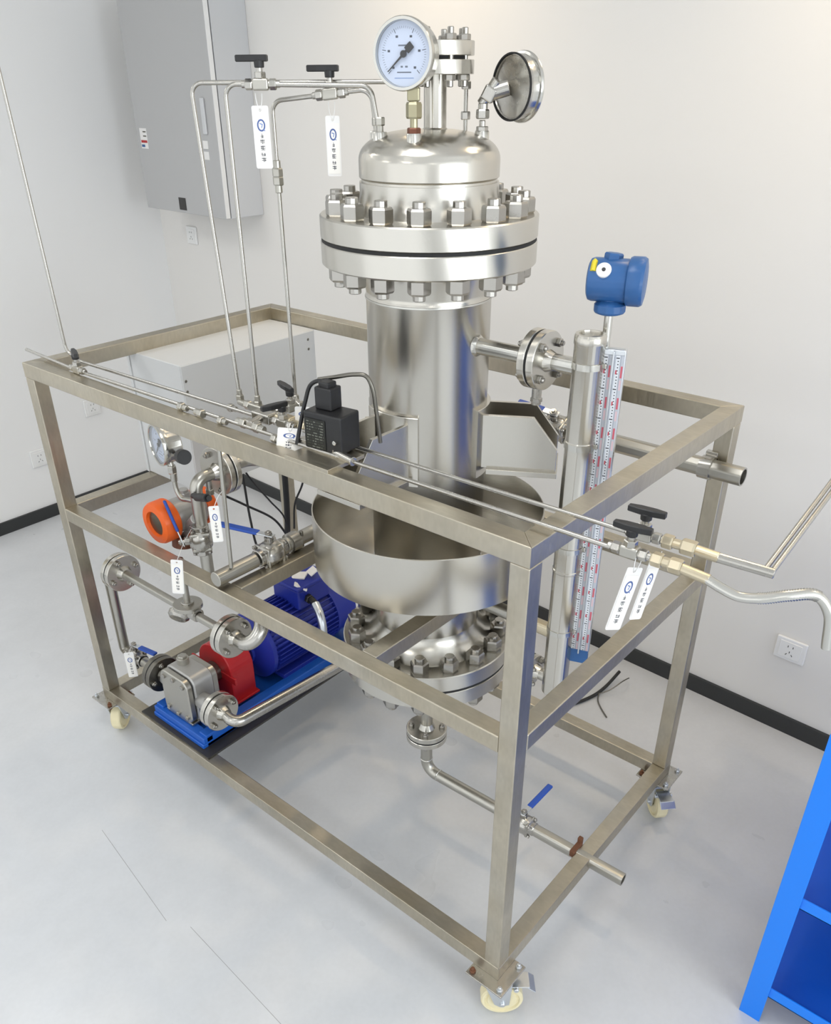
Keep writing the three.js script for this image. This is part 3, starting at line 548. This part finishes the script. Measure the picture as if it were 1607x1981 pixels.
function gauge(name, label, c, az, r, needle, o = {}) {
  c = A(c); const n = V(Math.cos(az), 0, Math.sin(az)), g = thing(name, label, 'pressure gauge', c.toArray(), 'round dial pressure gauges'), k = o.depth ?? 1, back = c.clone().addScaledVector(n, -.045 * k);
  part(g, 'case', lathe(back, n, [[0, 0], [r * .86, 0], [r * .93, .004], [r * .93, .034], [r, .036], [r * 1.02, .040], [r * 1.02, .048], [r * .99, .052], [r * .91, .052], [r * .89, .046], [r * .89, .042], [0, .042]].map(q => [q[0], q[1] * k]), 56), M.bright);
  if (o.back) part(g, 'back_plate', lathe(back, n.clone().negate(), [[r * .95, -.002], [r * .95, .003], [r * .89, .004], [r * .86, .002], [0, .002]], 48), M.steel);
  if (o.back) part(g, 'back_ring', lathe(back, n.clone().negate(), [[r * .93, .0035], [r * .965, .003], [r * .965, .006], [r * .92, .0065], [r * .92, .0035]], 56), M.gasket);
  const Q = new THREE.Quaternion().setFromUnitVectors(V(0, 0, 1), n);
  const place = (q, d) => q.applyQuaternion(Q).translate(...back.clone().addScaledVector(n, d - .045 + .045 * k).toArray());
  part(g, 'dial', keep(place(new THREE.CircleGeometry(r * .885, 48), .0432)), std({ map: dialTex(), roughness: .5 }));
  const s = new THREE.Shape(); s.moveTo(-.0022, -r * .25); s.lineTo(.0022, -r * .25); s.lineTo(.0007, r * .72); s.lineTo(-.0007, r * .72); s.closePath();
  part(g, 'needle', [place(prism(s, .001, 0).rotateZ(needle), .0455), place(new THREE.CylinderGeometry(.0055, .0055, .003, 20).rotateX(Math.PI / 2), .0465), place(cb([0, -r * .26, 0], [.012, .014, .002], .0009).rotateZ(needle), .0462)], M.black);
  part(g, 'glass', place(new THREE.CircleGeometry(r * .9, 48), .0495), M.clear);
  return { g, n, back };
}
{ // on the dome, facing the viewer's side
  const a = 67 * Math.PI / 180, x = AX + .1 * Math.cos(a), z = AZ + .1 * Math.sin(a);
  const { g, n } = gauge('pressure_gauge', 'large round pressure gauge with pale dial on vessel dome', [x - .004, 1.944, z + .022], 70 * Math.PI / 180, .0545, 2.30);
  part(g, 'stem', [cb([x, 1.884, z], [.022, .022, .022], .003, [0, .6, 0]), cyl([x, 1.868, z], [x, 1.90, z], .0085), hex([x, 1.846, z], YUP, .0145, .026), cyl([x, 1.82, z], [x, 1.85, z], .007)], M.stem, 'dull olive hex stem');
  part(g, 'lock_nut', hex([x, 1.819, z], YUP, .0125, .013), M.copper, 'dark red brown nut');
}
{ // seen from behind
  const a = 325 * Math.PI / 180, x = AX + .1 * Math.cos(a), z = AZ + .1 * Math.sin(a), c = [x + .047, 1.893, z - .058];
  const { g } = gauge('pressure_gauge', 'round pressure gauge turned away, showing its steel back plate', c, -75 * Math.PI / 180, .0575, 2.2, { back: true, depth: .5 });
  part(g, 'stem', [cyl([x, 1.818, z], [x, 1.84, z], .006), hex([x, 1.822, z], YUP, .0115, .008), hex([x, 1.842, z], YUP, .0125, .016), cyl([x, 1.856, z], [x, 1.868, z], .009)], M.steel);
  part(g, 'angle_socket', [cyl([x - .004, 1.866, z], [x + .022, 1.905, z - .012], .0095, 18), cyl([x + .012, 1.885, z - .01], [x + .035, 1.893, z - .03], .014, 18), cb([x + .01, 1.883, z - .005], [.024, .026, .02], .004, [0, .5, -.5])], M.steel);
}
{ // low gauge under the rail
  const c = V(-.395, 1.106, .325), { g } = gauge('pressure_gauge', 'round pressure gauge under the top rail before grey control box', c.toArray(), 103 * Math.PI / 180, .0545, 2.45);
  part(g, 'stem', [cyl([-.392, 1.055, .303], [-.385, 1.02, .303], .008), hex([-.388, 1.022, .303], YUP, .0125, .022), cyl([-.386, 1.00, .303], [-.384, 1.025, .303], .009)], M.steel);
  part(g, 'siphon', tube(smooth([[-.385, 1.005, .303], [-.382, .975, .303], [-.365, .955, .302], [-.34, .958, .301], [-.315, .962, .30]], 24), .0065, 12), M.pipe);
  part(g, 'shutoff_knob', [cyl([-.34, 1.09, .315], [-.29, 1.105, .335], .005), cyl([-.285, 1.107, .336], [-.262, 1.112, .342], .0185, 24)], M.black, 'black shut-off knob');
  const k = thing('vent_valve', 'small bleed valve with black knob under the pipe elbow', 'valve', [-.30, .975, .25]);
  part(k, 'body', [cyl([-.31, 1.005, .25], [-.31, .965, .25], .008), hex([-.31, .965, .25], YUP, .012, .016)], M.steel);
  part(k, 'knob', [cyl([-.30, .985, .31], [-.20, 1.015, .33], .0075, 18), cyl([-.262, .998, .325], [-.208, 1.014, .331], .0105, 18)], M.black);
}

// ---------- solenoid valve ----------
{
  const c = [.275, 1.318, .352], g = thing('solenoid_valve', 'black square solenoid coil on top rail beside the vessel', 'valve', [c[0], 1.277, c[2]]);
  part(g, 'coil', cb(c, [.092, .076, .062], .004, [0, .12, 0]), M.black);
  part(g, 'coil_label', keep(new THREE.PlaneGeometry(.05, .06).rotateY(.12).translate(c[0] - .016 + .0038, c[1] - .004, c[2] + .0318 + .0022)), std({ map: canvas(128, 160, (q, w, h) => { q.fillStyle = '#15160f'; q.fillRect(0, 0, w, h); for (let y = 14; y < h - 8; y += 15) for (let x = 10; x < w - 14;) { const l = 5 + rnd() * 24; q.fillStyle = rnd() > .35 ? '#6d7066' : '#303229'; q.fillRect(x, y, Math.min(l, w - 12 - x), 6); x += l + 6; } }), roughness: .5 }));
  part(g, 'connector', [cb([c[0] - .012, c[1] + .060, c[2] - .006], [.040, .044, .036], .003, [0, .12, 0]), cb([c[0] - .012, c[1] + .085, c[2] - .006], [.026, .014, .026], .003)], M.black);
  part(g, 'screw', cyl([c[0] + .036, c[1] - .012, c[2] + .024], [c[0] + .037, c[1] - .012, c[2] + .034], .0045, 12), M.bright);
  part(g, 'armature', [cb([c[0] - .02, 1.283, c[2] + .008], [.10, .014, .04], .002), cyl([c[0] + .03, 1.28, c[2] + .02], [c[0] + .085, 1.28, c[2] + .03], .009)], M.steel);
  single('solenoid_tube', 'thin dark tube arching from solenoid connector down behind it', 'tube', tube(smooth([[.225, 1.402, .333], [.262, 1.412, .326], [.30, 1.421, .31], [.322, 1.42, .30], [.333, 1.40, .295], [.338, 1.35, .29], [.342, 1.285, .285]], 40), .0042, 12), M.dark);
  single('solenoid_cable', 'black cable looping from connector to the rail fittings', 'cable', tube(smooth([[.262, 1.40, .342], [.24, 1.405, .345], [.222, 1.395, .352], [.213, 1.36, .362], [.206, 1.30, .378], [.205, 1.277, .385]], 40), .0042, 12), M.black);
}

// ---------- instrument tubing ----------
{
  const TR = .0042, tb = (label, pts, rad = .02, extra = []) => { const g = thing('instrument_tube', label, 'tube', A(pts[0]).toArray(), 'thin steel instrument tubes'); part(g, 'tube', tube(bend(pts, rad), TR, 12), M.steel); for (const e of extra) part(g, 'fitting', e, M.pipe); return g; };
  const YL = YT + .0065;
  tb('thin steel tube lying on the front top rail full length', [[-.868, YL + .005, .386], [-.60, YL, .394], [.905, YL + .004, .372]], .1, [tubeNut([-.16, YL, .393], [1, 0, 0], 1.1), tubeNut([-.10, YL, .393], [-1, 0, 0], 1.1), tubeNut([-.02, YL, .393], [1, 0, 0]), tubeNut([.15, YL, .390], [1, 0, 0])].map(q => q));
  tb('thin steel tube dropping past corner post then along the rail', [[-.735, 2.25, .362], [-.70, 1.30, .36], [-.66, YL, .345], [.898, YL + .006, .312]], .03, [tubeNut([-.07, YL, .326], [1, 0, 0])]);
  const s67 = d => { const a = d * Math.PI / 180; return V(AX + .1 * Math.cos(a), 0, AZ + .1 * Math.sin(a)); };
  const e1 = s67(140), e2 = s67(118);
  tb('tall thin tube leaning outward then crossing behind the dome gauge', [[-.078, YL + .015, .295], [-.119, 1.903, .295], [.262, 1.903, .05]], .022, [tubeNut([-.078, YL + .02, .295], YUP)]);
  tb('tall thin tube with black valve feeding the dome stub', [[-.014, YL + .015, .297], [-.014, 1.901, .297], [e2.x - .012, 1.897, e2.z + .009], [e2.x, 1.815, e2.z]], .022, [tubeNut([-.014, YL + .02, .297], YUP), tubeNut([e2.x, 1.835, e2.z], [0, -1, 0])]);
  tb('shorter thin tube with coupling sleeve feeding the dome stub', [[.012, YL + .012, .208], [.012, 1.872, .208], [e1.x - .002, 1.892, e1.z + .012], [e1.x, 1.812, e1.z]], .022, [[...tubeNut([.012, 1.755, .208], YUP, 1.15), ...tubeNut([.012, 1.728, .208], [0, -1, 0], 1.15), hex([.012, 1.728, .208], YUP, .009, .03)], tubeNut([e1.x, 1.833, e1.z], [0, -1, 0])]);
  const along = (a, b, t) => A(a).lerp(A(b), t);
  const d2 = V(.197, 0, -.16).normalize();
  needleValve(along([-.014, 1.901, .297], [e2.x - .012, 1.897, e2.z + .009], .25).toArray(), d2, [.9, 0, -.45], 'black handled tube valve high beside the wall cabinet', { shift: -.014 });
  needleValve(along([.012, 1.872, .208], [e1.x - .002, 1.892, e1.z + .012], .60).toArray(), V(.17, .018, -.09), [.9, 0, -.45], 'black handled tube valve high between cabinet and dome', { shift: -.013 });
  needleValve([-.595, YL + .004, .394], [1, 0, 0], [.9, 0, .4], 'black handled tube valve at far end of front rail');
  // cluster on the rail before the control box
  const cl = thing('manifold_fitting', 'cluster of steel tees joining thin tubes on the rail', 'fitting', [.04, YT, .32]);
  part(cl, 'tee', [cb([-.012, YL + .006, .30], [.05, .018, .018], .004), cyl([-.078, YL + .006, .298], [.06, YL + .006, .298], .0075, 14)], M.pipe);
  part(cl, 'tee', [cb([.045, YL + .008, .33], [.055, .022, .03], .004), cyl([.03, YL + .008, .28], [.06, YL + .008, .385], .009, 14), ...tubeNut([.045, YL + .01, .30], [0, 0, 1], 1.3)], M.steel);
  part(cl, 'tee', [cb([.10, YL + .008, .318], [.05, .024, .026], .005), cyl([.06, YL + .008, .322], [.20, YL + .008, .318], .0085, 14), ...tubeNut([.16, YL + .008, .318], [1, 0, 0], 1.3)], M.brass);
  needleValve([.045, YL + .008, .253], [0, 0, 1], [1, -.05, .25], 'black handled tube valve on rail against the tall tubes', { shift: -.018 });
  needleValve([.107, YL + .008, .332], [1, 0, 0], [.2, 0, -1], 'black handled tube valve low in the rail fitting cluster', { shift: -.018 });
  part(cl, 'elbow', [cyl([.012, YL + .004, .208], [.012, YL + .018, .208], .008, 14), cyl([.012, YL + .006, .208], [.045, YL + .008, .225], .006, 14), ...tubeNut([.02, YL + .006, .30], [1, 0, 0], 1.2), ...tubeNut([-.05, YL + .006, .30], [-1, 0, 0], 1.1)], M.pipe);
  part(cl, 'tee', [cb([.055, YL + .006, .372], [.04, .016, .018], .003), ...tubeNut([.082, YL + .004, .378], [1, 0, 0], 1.2), ...tubeNut([.028, YL + .004, .378], [-1, 0, 0], 1.2)], M.pipe);
  // pair beyond the corner
  needleValve([.935, YL + .006, .368], [1, 0, -.06], [1, 0, -.12], 'black handled tube valve beyond the corner with hose');
  needleValve([.928, YL + .008, .308], [1, 0, -.06], [1, 0, -.12], 'black handled tube valve beyond the corner with straight end');
  const h1 = thing('flexible_hose', 'corrugated steel hose drooping from the corner tube valve', 'hose', [1.0, YL, .36]);
  part(h1, 'coupling', [...tubeNut([.985, YL + .004, .362], [1, 0, -.06], 1.25), hex([.998, YL + .003, .361], [1, 0, -.06], .012, .02), cyl([1.012, YL + .002, .36], [1.06, YL - .004, .356], .0085, 18)], M.brass);
  const hp = smooth([[1.055, YL - .003, .357], [1.08, YL - .010, .357], [1.105, YL - .016, .353], [1.135, YL - .012, .343], [1.165, YL - .004, .325], [1.195, YL - .004, .300], [1.215, YL - .03, .29], [1.225, YL - .09, .285]], 150);
  part(h1, 'braid', tube(hp, .0075, 14, i => i > 60 && i < 110 ? (i % 2 ? .0092 : .0076) : .0078), M.bright);
  const h2 = thing('straight_coupling', 'straight steel coupling ending in blunt tube by the hose', 'fitting', [1.0, YL, .30]);
  part(h2, 'coupling', [...tubeNut([.975, YL + .008, .305], [1, 0, -.06], 1.25), hex([.99, YL + .008, .304], [1, 0, -.06], .013, .024), cyl([1.012, YL + .008, .303], [1.05, YL + .006, .301], .0085, 18)], M.brass);
  part(h2, 'end_tube', cyl([1.048, YL + .006, .301], [1.13, YL + .002, .288], .008, 18), M.steel);
  single('rising_tube_pair', 'paired thin steel tubes rising from the hose end', 'tube', [tube([[1.116, YL + .006, .290], [1.121, YL + .055, .095], [1.123, YL + .08, -.01]], .004, 10), tube([[1.126, YL + .004, .292], [1.131, YL + .053, .097], [1.133, YL + .078, -.008]], .004, 10)], M.steel);
}

// ---------- hanging tags ----------
const tagTex = canvas(128, 416, (c, w, h) => {
  c.fillStyle = '#efece6'; c.fillRect(0, 0, w, h);
  c.strokeStyle = '#4a5f95'; c.lineWidth = 13; c.beginPath(); c.ellipse(64, 92, 30, 42, 0, 0, 7); c.stroke(); c.strokeStyle = '#6d83b5'; c.lineWidth = 8; c.beginPath(); c.moveTo(50, 78); c.lineTo(74, 84); c.lineTo(66, 112); c.moveTo(80, 118); c.lineTo(94, 138); c.stroke();
  c.fillStyle = '#3b3d45';
  const strokes = [[-20, -14, 40, 6], [-20, 2, 40, 5], [-4, -16, 7, 34], [-18, 14, 36, 5], [8, -6, 6, 20], [-16, -8, 6, 18]];
  for (let k = 0; k < 5; k++) { const y = 172 + k * 48; for (let i = 0; i < strokes.length; i++) if ((k * 5 + i * 3) % 7 > 1) { const [a, b, p, q] = strokes[i]; c.fillRect(64 + a * (k === 0 ? .6 : 1), y + b, p * (k === 0 ? .6 : 1), q); } }
});
M.tag = std({ map: tagTex, roughness: .55 });
function hangTag(p, label, o = {}) {                          // p: where the loop hangs
  p = A(p); const { w = .031, h = .098, yaw = .72, tilt = 0, lean = 0, drop = .012 } = o;
  const g = thing('name_tag', label, 'tag', p.toArray(), 'white hanging name tags');
  const m = new THREE.Matrix4().makeRotationFromEuler(new THREE.Euler(lean, yaw, tilt, 'YXZ')).setPosition(p);
  const s = new THREE.Shape(), x = w / 2, r = .004; s.moveTo(-x + r, -h); s.lineTo(x - r, -h); s.quadraticCurveTo(x, -h, x, -h + r); s.lineTo(x, -r); s.quadraticCurveTo(x, 0, x - r, 0); s.lineTo(-x + r, 0); s.quadraticCurveTo(-x, 0, -x, -r); s.lineTo(-x, -h + r); s.quadraticCurveTo(-x, -h, -x + r, -h);
  const hole = new THREE.Path(); hole.absarc(0, -.007, .0022, 0, 7, true); s.holes.push(hole);
  part(g, 'card', prism(s, .0012, 0).translate(0, -drop, -.0006).applyMatrix4(m), M.card);
  part(g, 'print', keep(new THREE.PlaneGeometry(w * .88, h * .84).translate(0, -drop - h * .54, .0011).applyMatrix4(m)), M.tag);
  part(g, 'print', keep(new THREE.PlaneGeometry(w * .88, h * .84).rotateY(Math.PI).translate(0, -drop - h * .54, -.0011).applyMatrix4(m)), M.tag);
  if (o.tieTo) { const e = A(o.tieTo), q = V(0, -drop - .005, .002).applyMatrix4(m); part(g, 'tie', tube(smooth([e, e.clone().lerp(q, .5).add(V(0, .006, 0)), q], 16), .0007, 6), M.white); }
  else part(g, 'tie', tube(smooth([[-.006, .004, 0], [-.005, -drop * .6, .001], [0, -drop - .008, .002], [.005, -drop * .6, .001], [.006, .004, 0]], 20).map(q => q.applyMatrix4(m)), .0006, 6), M.white);
}
hangTag([.038, 1.882, .262], 'white tag under the tube valve beside the wall cabinet', { drop: .016, h: .105 });
hangTag([.117, 1.868, .152], 'white tag under the tube valve between cabinet and dome', { drop: .02, h: .104, w: .027 });
hangTag([-.045, 1.085, .43], 'white tag beside the thin drop tube under top rail', { h: .092, w: .024, drop: .006, yaw: .9, tieTo: [-.0575, 1.10, .390] });
hangTag([-.197, .905, .452], 'white tag hanging over the middle rail below flow meter', { h: .098, w: .030, yaw: .7, tilt: -.1, tieTo: [-.31, .89, .325] });
hangTag([-.668, .372, .390], 'white tag beside the frame post above the black flange', { h: .096, w: .029, yaw: .9, tieTo: [-.70, .352, .352] });
hangTag([.952, 1.272, .370], 'white tag under the corner valve that has the hose', { h: .112, w: .030, yaw: 1.1, tilt: -.25 });
hangTag([.966, 1.272, .330], 'white tag under the corner valve with the straight end', { h: .105, w: .026, yaw: 1.2, tilt: -.25 });
hangTag([.135, 1.322, .300], 'white tag standing in the rail fitting cluster behind another', { h: .05, w: .032, drop: .004, yaw: .6, lean: -.2 });
hangTag([.175, 1.305, .372], 'white tag lying over the front rail beside the solenoid', { h: .052, w: .052, drop: .004, yaw: .5, lean: -.5 });

// ---------- control box and wall cabinet ----------
{
  const x0 = -.80, x1 = -.553, z0 = -.392, z1 = .12, y0 = YM, y1 = 1.232, g = thing('control_box', 'light grey sheet metal control box on the middle rails', 'control box', [(x0 + x1) / 2, y0, (z0 + z1) / 2]);
  part(g, 'body', bx(x0, x1 - .003, y0, y1, z0, z1, .003), M.box);
  part(g, 'side_cover', bx(x1 - .004, x1, y0 + .002, y1 - .002, z0 + .002, z1 - .002, .0015), M.box);
  part(g, 'rear_flange', bx(x0 - .012, x0, y0, y1, z1 - .012, z1 + .003, .001), M.box);
  for (const [z, y] of [[z1 - .012, y1 - .045], [z1 - .012, y1 - .075], [z0 + .03, y1 - .025], [z0 + .03, y1 - .055], [z1 - .012, y0 + .05], [z0 + .03, y0 + .05]]) part(g, 'screw', cyl([x1 - .002, y, z], [x1 + .0015, y, z], .0042, 14), M.dark);
  // cables out of the box
  const cab = (label, pts, r = .004) => single('black_cable', label, 'cable', tube(smooth(pts, 40), r, 10), M.rubber, 'black cables below the control box');
  cab('thick black cable running down the far post', [[-.70, .852, -.33], [-.695, .80, -.335], [-.69, .60, -.33], [-.695, .45, -.32], [-.64, .38, -.25], [-.52, .43, -.17], [-.40, .46, -.11]], .011);
  cab('thin black cable hanging straight from the box', [[-.60, .852, -.08], [-.60, .80, -.085], [-.595, .66, -.09], [-.58, .55, -.10], [-.5, .49, -.12], [-.42, .48, -.12]]);
  cab('thin black cable slanting from box toward far post', [[-.59, .852, -.08], [-.60, .79, -.12], [-.645, .67, -.22], [-.67, .56, -.30], [-.66, .45, -.30]], .003);
  cab('black cable sagging from the rear flange to post', [[-.64, .852, .05], [-.65, .79, .0], [-.66, .69, -.12], [-.67, .58, -.25], [-.67, .50, -.30]]);
  cab('black cable curving beside the light grey post', [[-.58, .852, -.34], [-.585, .79, -.345], [-.61, .70, -.34], [-.645, .62, -.33], [-.655, .52, -.325]], .0035);
}
{
  const xr = -1.645, xl = -2.255, y0 = 1.402, y1 = 2.202, g = thing('wall_cabinet', 'grey steel electrical cabinet hung on the warm white wall', 'cabinet', [(xl + xr) / 2, y0, backZ((xl + xr) / 2) + .1]);
  const a = -Math.atan(.05), m = new THREE.Matrix4().makeRotationY(a).setPosition((xl + xr) / 2, 0, backZ((xl + xr) / 2)), W = (xr - xl) / 2;
  part(g, 'body', bx(-W, W, y0, y1, 0, .172, .003).applyMatrix4(m), M.cabinet);
  part(g, 'door_seal', bx(-W + .012, W - .012, y0 + .012, y1 - .012, .170, .178, .001).applyMatrix4(m), M.gasket);
  const d = part(g, 'door', [bx(-W, W, y0, y1, .178, .200, .003).applyMatrix4(m)], M.cabinetDoor);
  part(g, 'door_edge', bx(W - .001, W + .0015, y0 + .003, y1 - .003, .179, .199, .0005).applyMatrix4(m), M.white);
  part(d, 'lock_handle', [bx(W - .085, W - .06, y0 + .315, y0 + .445, .2, .209, .004).applyMatrix4(m)], M.cabinet);
  part(d, 'label', [bx(W - .105, W - .07, y0 + .262, y0 + .292, .2, .2012, .0005).applyMatrix4(m)], M.card);
  part(d, 'label', [bx(W - .105, W - .07, y0 + .222, y0 + .252, .2, .2012, .0005).applyMatrix4(m)], M.card);
  part(d, 'maker_plate', bx(-W + .268, -W + .322, y0 + .012, y0 + .062, .2, .2014, .0005).applyMatrix4(m), M.plate, 'small dark maker plate');
  const st = part(d, 'sticker', bx(-W + .03, -W + .085, y0 + .245, y0 + .325, .2, .2012, .0005).applyMatrix4(m), M.card, 'small sticker with red and cyan bands');
  part(st, 'red_band', bx(-W + .034, -W + .082, y0 + .268, y0 + .278, .201, .2018, .0003).applyMatrix4(m), M.red);
  part(st, 'cyan_band', bx(-W + .034, -W + .060, y0 + .251, y0 + .261, .201, .2018, .0003).applyMatrix4(m), M.blueHead);
  part(st, 'text_line', [bx(-W + .055, -W + .08, y0 + .309, y0 + .314, .201, .2018, .0003).applyMatrix4(m), bx(-W + .055, -W + .08, y0 + .292, y0 + .297, .201, .2018, .0003).applyMatrix4(m)], M.dark);
}

// ---------- wall sockets ----------
function socket(label, c, n, w = .086, h = .086) {
  c = A(c); n = A(n).normalize(); const u = YUP.clone().cross(n), m = new THREE.Matrix4().makeBasis(u, YUP.clone(), n).setPosition(c);
  const g = thing('wall_socket', label, 'socket', c.toArray(), 'white wall sockets');
  part(g, 'plate', new RoundedBoxGeometry(w, h, .010, 3, .004).translate(0, 0, .005).applyMatrix4(m), M.white);
  part(g, 'insert', new RoundedBoxGeometry(w * .72, h * .72, .003, 2, .001).translate(0, 0, .0105).applyMatrix4(m), M.white);
  const slot = (x, y, a) => part(g, 'slot', new RoundedBoxGeometry(.0022, .0075, .002, 1, .0006).rotateZ(a).translate(x, y, .0118).applyMatrix4(m), M.gasket);
  slot(-.008, .014, 0); slot(.008, .014, 0); slot(0, -.006, 0); slot(-.009, -.016, -.6); slot(.009, -.016, .6);
}
const nb = V(-.05, 0, 1);
socket('white wall socket on the warm wall near the blue cart', [.915, .316, backZ(.915)], nb, .098, .082);
socket('white wall socket under the hung cabinet', [-2.22, 1.262, backZ(-2.22)], nb, .08, .08);
socket('white wall socket low on the plain wall by corner post', [ROOM.xl, .319, -.297], [1, 0, 0]);
socket('white wall socket on the plain wall below the top rail', [ROOM.xl, .49, -.625], [1, 0, 0]);

// ---------- loose wires on the floor ----------
{
  const w = (label, pts, r, m) => single('loose_wire', label, 'wire', tube(smooth(pts, 30), r, 8), m, 'loose wires on the floor by the wall');
  w('thick black cable end on the floor by the baseboard', [[.30, .006, -.62], [.345, .007, -.69], [.375, .008, -.77], [.385, .012, -.84], [.39, .03, -.93]], .006, M.rubber);
  w('thin bare wire curling away from the black cable', [[.385, .01, -.79], [.40, .004, -.76], [.43, .003, -.73], [.468, .003, -.70]], .0025, M.dark);
  w('thin dark wire looping up beside the black cable', [[.375, .006, -.78], [.41, .02, -.82], [.43, .035, -.88], [.43, .02, -.93]], .002, M.dark);
}

// ---------- blue cart ----------
{
  const x0 = 1.235, x1 = 1.80, z0 = -.78, z1 = .045, g = thing('tool_cart', 'bright blue steel cart with deep shelf pans', 'cart', [(x0 + x1) / 2, 0, (z0 + z1) / 2]);
  for (const [x, z, sx, sz] of [[x0, z1, 1, -1], [x1, z1, -1, -1], [x0, z0, 1, 1], [x1, z0, -1, 1]]) {
    const L = (a, b) => [Math.min(a, b), Math.max(a, b)];
    const [a0, a1] = L(x, x + sx * .048), [b0, b1] = L(z, z + sz * .004), [c0, c1] = L(x, x + sx * .004), [d0, d1] = L(z + sz * .0042, z + sz * .048);
    part(g, 'corner_post', [bx(a0, a1, .0, .86, b0, b1, .0008), bx(c0, c1, .0, .86, d0, d1, .0008)], M.cart);
  }
  for (const y of [.09, .40, .78]) {
    const p = part(g, 'shelf', bx(x0 + .005, x1 - .005, y, y + .004, z0 + .005, z1 - .006, .001), M.cartPan);
    part(p, 'shelf_lip', [bx(x0 + .005, x1 - .005, y, y + .032, z1 - .010, z1 - .006, .001), bx(x0 + .005, x1 - .005, y, y + .032, z0 + .005, z0 + .009, .001), bx(x0 + .005, x0 + .009, y, y + .032, z0 + .01, z1 - .01, .001), bx(x1 - .009, x1 - .005, y, y + .032, z0 + .01, z1 - .01, .001)], M.cart);
  }
}

scene.traverse(o => { if (o.isMesh) o.castShadow = o.receiveShadow = true; });
renderer.render(scene, camera);
